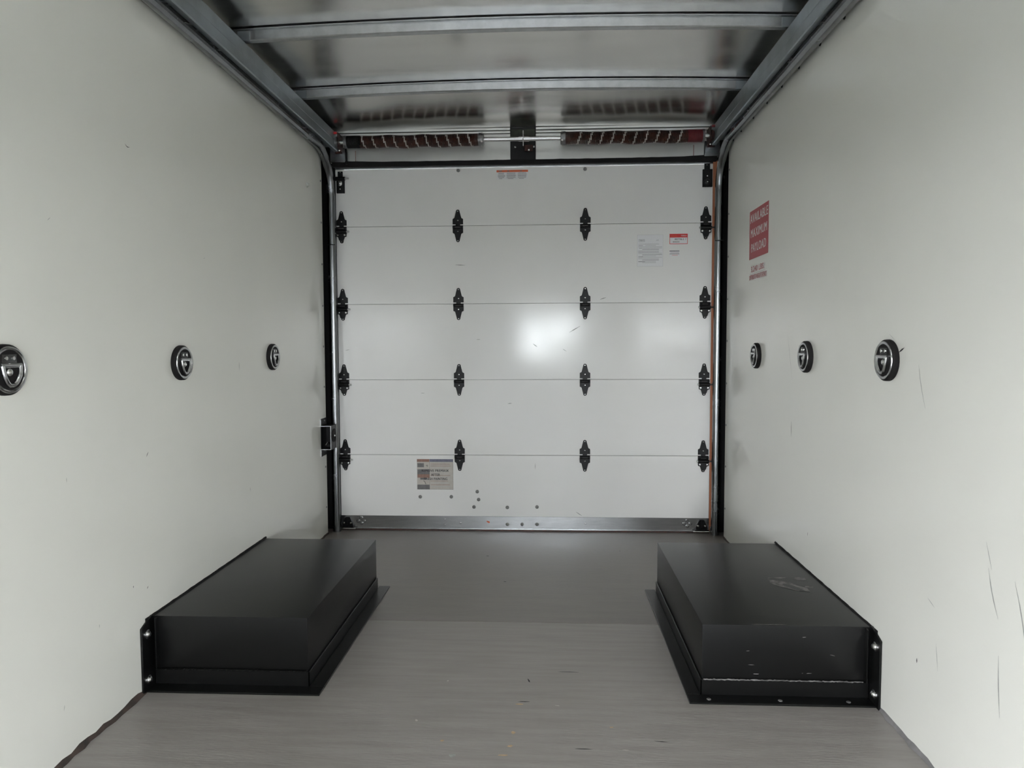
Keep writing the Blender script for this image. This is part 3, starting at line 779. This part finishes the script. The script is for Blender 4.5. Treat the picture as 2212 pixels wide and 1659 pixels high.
# ------------------------------------------------------------------ tie-down rings (local: wall at x=0, room towards +x)
def make_ring():
    root = empty('tie_down_ring')
    MB().lathe([(.0525, 0), (.0535, .002), (.0530, .012), (.0495, .0162), (.045, .0165)], (0, 0, 0), (1, 0, 0), 40).build('base', 'rubber', root)
    MB().lathe([(.0490, .0160), (.0480, .0178), (.0450, .0186), (.0420, .0175), (.0390, .0135), (.034, .0120), (.02, .0116), (0, .0116)], (0, 0, 0), (1, 0, 0), 40, cap=False).build('pan', 'chrome', root)
    hp = MB().box(.0118, .0165, -.022, .022, .010, .034).build('hinge_plate', 'chrome', root, bevel=.0022)
    MB().cyl((.0175, -.029, .009), (.0175, .029, .009), .0052, 14).build('hinge_bar', 'chrome', hp)
    for y in (-.010, .010):
        MB().lathe([(.0045, 0), (.004, .002), (0, .003)], (.0165, y, .024), (1, 0, 0), 12).build('rivet', 'steel', hp)
    pts = [(.0195, -.025, .008), (.0205, -.0235, -.004), (.0205, -.020, -.015), (.0195, -.013, -.026), (.0190, -.006, -.0315), (.0190, .006, -.0315), (.0195, .013, -.026), (.0205, .020, -.015), (.0205, .0235, -.004), (.0195, .025, .008)]
    MB().tube(pts, .0048, 10).build('d_ring', 'chrome', root)
    MB().lathe([(.010, .0112), (.0098, .0135), (.0078, .0175), (.004, .020), (0, .0205)], (0, 0, -.005), (1, 0, 0), 18).build('bolt', 'steel', root)
    return root
RINGS = ((-1, 1.4187, .9186, 'tie-down ring cut off by the left edge of the photo, on the left wall'),
         (-1, 2.1301, .914, 'middle chrome tie-down ring with black base on the left wall'),
         (-1, 2.8561, .918, 'far chrome tie-down ring on the left wall, nearest the roll-up door'),
         (1, 3.026, .9145, 'far chrome tie-down ring on the right wall, below the payload sign'),
         (1, 2.4523, .9205, 'middle chrome tie-down ring on the right wall'),
         (1, 1.8745, .9225, 'nearest and largest chrome tie-down ring on the right wall'))
ring0 = make_ring()
for i, (s, y, z, lab) in enumerate(RINGS):
    o = ring0 if i == 0 else copy_tree(ring0)
    o.location = (s * .9998, y, z); o.rotation_euler = (0, 0, 0 if s < 0 else PI)
    tag(o, lab, 'tie-down ring', 'tie-down rings along the walls')

# ------------------------------------------------------------------ latch bracket beside the left track
lb = empty('latch_bracket', (-.9995, 3.51, .505))
t = .0028; D = .052
prof = [(0, .094), (t, .094), (t, .058 + t * .5), (D, .058 + t * .5), (D, -.060), (t, -.060), (t, -.095), (0, -.095), (0, -.060 + t), (D - t, -.060 + t), (D - t, .058 - t * .5), (0, .058 - t * .5)]
mb = MB(); mb.prism([(p[0], p[1]) for p in [(a, b) for a, b in prof[:8]] + prof[8:]], 1, -.045, .045)
mb.build('hat_plate', 'black', lb, bevel=.0006, bseg=1)
MB().box(.001, D - t, .040, .044, -.057, .056).build('shade_back_sheet', 'black', lb)  # black sheet added to stand in for the shade inside the hat
MB().box(.0005, .002, -.044, .040, -.057, .056).build('shade_inner_sheet', 'black', lb)  # second added black sheet, shade along the wall side of the hat
ed = MB()   # bare bright cut edge facing the room
for x0, x1, z0, z1 in ((0, D, .058 - t * .5, .058 + t * .5), (D - t, D, -.060, .058), (0, D, -.060, -.060 + t), (0, t, .060, .094), (0, t, -.095, -.060)):
    ed.box(x0, x1, -.0462, -.0448, z0, z1)
ed.build('cut_edge', 'alu', lb)
MB().lathe([(.034, 0), (.034, .003), (.028, .004), (0, .004)], (D, .0, .008), (1, 0, 0), 26).build('rubber_bumper', 'rubber', lb)
MB().lathe([(.005, 0), (.004, .003), (0, .0035)], (D + .004, .0, .006), (1, 0, 0), 10).build('bolt', 'steel', lb)
for z in (.080, -.070): MB().lathe([(.004, 0), (.003, .002), (0, .0025)], (t, .008, z), (1, 0, 0), 10).build('rivet', 'steel', lb)
MB().tube([(.012, -.01, -.040), (.022, -.008, -.025), (.028, 0, -.030), (.032, .01, -.040)], .004, 8).build('spring_clip', 'steel', lb)
tag(lb, 'black hat-shaped latch bracket on the left wall beside the door track', 'bracket')

# ------------------------------------------------------------------ stickers
def text_mesh(s, size, bold=0.0, sxx=1.0, align='CENTER'):
    c = bpy.data.curves.new('lettering', 'FONT')
    c.body = s; c.size = size; c.align_x = align; c.align_y = 'CENTER'; c.resolution_u = 3
    c.space_character = 1.0 + bold * 2.0
    o = bpy.data.objects.new('tmp', c); COL.objects.link(o)
    bpy.context.view_layer.update()
    me = bpy.data.meshes.new_from_object(o.evaluated_get(bpy.context.evaluated_depsgraph_get()))
    bpy.data.objects.remove(o, do_unlink=True); bpy.data.curves.remove(c)
    return me
def put_text(s, u, v, width, height, m, root, frame, d=.0009, bold=0.0, name='lettering', align='CENTER'):
    """lettering fitted to width x height, centred at (u, v) of the sticker plane"""
    me = text_mesh(s, 1.0, bold)
    xs = [p.co.x for p in me.vertices]; ys = [p.co.y for p in me.vertices]
    w0, h0 = max(xs) - min(xs), max(ys) - min(ys); cx, cy = (max(xs) + min(xs)) / 2, (max(ys) + min(ys)) / 2
    for p in me.vertices:
        p.co = frame(u + (p.co.x - cx) / w0 * width, v + (p.co.y - cy) / h0 * height, d)
    if bold:                              # heavier strokes: the outline repeated slightly to the left and right
        b = bmesh.new(); b.from_mesh(me)
        g0 = b.verts[:] + b.edges[:] + b.faces[:]
        for q in (-1, 1):
            r_ = bmesh.ops.duplicate(b, geom=g0)
            dv = frame(q * bold * height, 0, .00005 * (q + 2)) - frame(0, 0, 0)
            bmesh.ops.translate(b, vec=dv, verts=[e for e in r_['geom'] if isinstance(e, bmesh.types.BMVert)])
        b.to_mesh(me); b.free()
    me.materials.clear(); me.materials.append(M[m])
    return link(name, me, root)
def rect(u0, u1, v0, v1, m, root, frame, d, name, th=.0003):
    mb = MB()
    vs = [mb.b.verts.new(frame(u, v, dd)) for dd in (d - th, d) for u, v in ((u0, v0), (u1, v0), (u1, v1), (u0, v1))]
    for f in ((4, 5, 6, 7), (0, 1, 5, 4), (1, 2, 6, 5), (2, 3, 7, 6), (3, 0, 4, 7), (3, 2, 1, 0)): mb.b.faces.new([vs[i] for i in f])
    return mb.build(name, m, root, smooth=False)
FD = lambda u, v, d: Vector((u, -d, v))           # on the door: u right, v up
FR = lambda u, v, d: Vector((-d, -u, v))          # on the right wall: u runs towards the camera

# payload sign on the right wall
sg = empty('payload_sign', (.9998, 3.040, 1.38))
rect(-.133, .1335, -.0545, .151, 'signred', sg, FR, .0006, 'red_panel')
for s_, v, wd, h in (('AVAILABLE', .117, .246, .036), ('MAXIMUM', .055, .226, .036), ('PAYLOAD', -.008, .205, .036)):
    put_text(s_, .002, v, wd, h, 'signwhite', sg, FR, .0009, .045)
rect(-.110, .095, -.116, -.0865, 'signwhite', sg, FR, .0004, 'clear_backing')
rect(-.130, .125, -.146, -.119, 'signwhite', sg, FR, .0004, 'clear_backing')
put_text('3,240 LBS.', -.008, -.100, .185, .027, 'signred', sg, FR, .0009, .03)
put_text('DISTRIBUTE WEIGHT EVENLY', -.004, -.1325, .244, .019, 'signred', sg, FR, .0009, .03)
tag(sg, 'red and white available maximum payload sticker on the right wall', 'sign')

def doorlabel(name, x0, x1, z0, z1, base, label, cat='sticker'):
    r = empty(name, ((x0 + x1) / 2, DY - .0001, (z0 + z1) / 2))
    hw, hh = (x1 - x0) / 2, (z1 - z0) / 2
    if base: rect(-hw, hw, -hh, hh, base, r, FD, .0004, 'backing')
    return tag(r, label, cat), hw, hh
# warning label under the top edge
r, hw, hh = doorlabel('warning_label', -.1325, .0265, 1.7965, 1.8425, 'paper', 'small white warning sticker with orange stripe at the top middle of the door')
rect(-hw, hw, hh - .0105, hh, 'labelorange', r, FD, .0007, 'header_stripe')
for u0, u1 in ((-.068, -.052), (-.025, -.015), (.040, .049)): rect(u0, u1, hh - .009, hh - .002, 'tanbrown', r, FD, .0009, 'warning_mark')
rnd = random.Random(2)
for k, (a, b) in enumerate(((-.073, -.036), (-.030, .020), (.027, .074))):
    for i in range(6):
        q = rnd.uniform(0, .006) if i < 5 else .014
        rect(a + q * .5, b - q, hh - .0165 - .0054 * i, hh - .0143 - .0054 * i, 'greyink', r, FD, .0007, 'print_line')
# white specification label
r, hw, hh = doorlabel('specification_label', .575, .7035, 1.353, 1.511, 'paper', 'large white specification sticker on the right of the door, left of the red label')
rect(-.057, -.027, .0445, .0575, 'greyink', r, FD, .0006, 'logo_border'); rect(-.056, -.028, .0455, .0565, 'paper', r, FD, .0008, 'logo_field')
put_text('TODCO', -.042, .051, .024, .0062, 'ink', r, FD, .0011, .02)
put_text('2007', .037, .052, .013, .0045, 'greyink', r, FD, .0007)
rnd = random.Random(4)
for i in range(15):
    v = .034 - .0066 * i; ind = rnd.choice((0, 0, .02, .035)); e = rnd.choice((0, 0, .015, .03))
    m = 'paleink' if rnd.random() < .7 else 'greyink'
    rect(-hw + .005 + ind, hw - .005 - e, v - .0022, v, m, r, FD, .0006, 'print_line')
for u0, u1, v in ((-.058, -.036, .0245), (-.056, -.040, .012), (-.058, -.036, -.030), (-.058, -.025, -.056)): rect(u0, u1, v, v + .002, 'greyink', r, FD, .0009, 'print_line')
for u0, u1, v0, v1 in ((-hw, hw, hh - .0008, hh), (-hw, hw, -hh, -hh + .0008), (-hw, -hw + .0008, -hh, hh), (hw - .0008, hw, -hh, hh)): rect(u0, u1, v0, v1, 'paleink', r, FD, .0006, 'border')
# red serial label
r, hw, hh = doorlabel('serial_label', .7355, .8255, 1.4640, 1.5145, 'labelred', 'small red and white serial number sticker on the right of the door')
rect(-hw + .0025, hw - .0025, -hh + .0025, hh - .0185, 'paper', r, FD, .0007, 'white_field')
put_text('TODCO', .025, .0158, .027, .0065, 'signwhite', r, FD, .0009, .02)
rect(-hw + .008, -.008, .013, .0155, 'labelorange', r, FD, .0007, 'print_line')
put_text('80Z7746-3', .003, -.0015, .044, .0085, 'ink', r, FD, .0010, .02)
put_text('37', .0355, -.0015, .009, .0075, 'greyink', r, FD, .0010, .01)
for i in range(14):
    u = -.029 + .0024 * i; rect(u, u + (.0016 if i % 3 else .0009), -.0185, -.0110, 'greyink', r, FD, .0010, 'barcode_bar')
# small clear print below
r, hw, hh = doorlabel('clear_print_label', .7355, .7865, 1.4025, 1.4335, 'paper', 'tiny clear sticker with faint print, below the red serial sticker on the door')
for u0, u1, v0, v1, m in ((-.025, .024, .0095, .0125, 'ink'), (-.022, .022, .0015, .0035, 'greyink'), (-.025, .024, -.005, -.0025, 'greyink'), (-.013, .016, -.0105, -.009, 'labelred')): rect(u0, u1, v0, v1, m, r, FD, .0007, 'print_line')
# premask label on the bottom panel
r, hw, hh = doorlabel('premask_label', -.5545, -.3655, .2125, .3715, 'tan', 'faded tan sticker reading remove premask on the bottom door panel')
rect(-hw, -.030, hh - .0145, hh, 'tanbrown', r, FD, .0006, 'print_block'); rect(-.029, hw, hh - .0145, hh, 'tanblue', r, FD, .0006, 'print_block')
rect(-hw + .002, -.058, .037, .058, 'tangrey', r, FD, .0006, 'print_block'); rect(-hw + .002, -.029, .0, .026, 'tangrey', r, FD, .0006, 'print_block')
rect(-hw + .002, -.029, -.018, 0, 'tanbrown', r, FD, .0006, 'print_block'); rect(-.078, -.045, -.028, -.0185, 'tangrey', r, FD, .0006, 'print_block')
rect(-hw + .001, -.029, -hh, -hh + .025, 'tangrey', r, FD, .0006, 'print_block')
rect(-.0295, -.0285, -hh, hh - .0145, 'tangrey', r, FD, .0006, 'divider')
for u0, u1, v0, v1 in ((-hw, hw, -hh, -hh + .001), (hw - .001, hw, -hh, hh)): rect(u0, u1, v0, v1, 'tangrey', r, FD, .0006, 'border')
rnd = random.Random(8)
for i in range(13):
    v = .054 - .0098 * i; e = rnd.uniform(0, .05); rect(-.024, hw - .006 - e, v - .0018, v, 'paleink' if rnd.random() < .7 else 'tanbrown', r, FD, .0006, 'print_line')
for pts in ([(-.047, .045), (-.040, .048), (-.037, .044), (-.043, .040)], [(-.062, -.034), (-.054, -.038), (-.052, -.046), (-.048, -.052)]):
    mb = MB(); mb.tube([FD(u, v, .0009) for u, v in pts], .0011, 5); mb.build('hand_sketch', 'ink', r)
for s_, u, v, wd in (('REMOVE PREMASK', .0015, .0195, .142), ('AFTER', .0025, -.002, .046), ('FINISH PAINTING', .003, -.0235, .121)):
    put_text(s_, u, v, wd, .0125, 'ink', r, FD, .0012, .035)
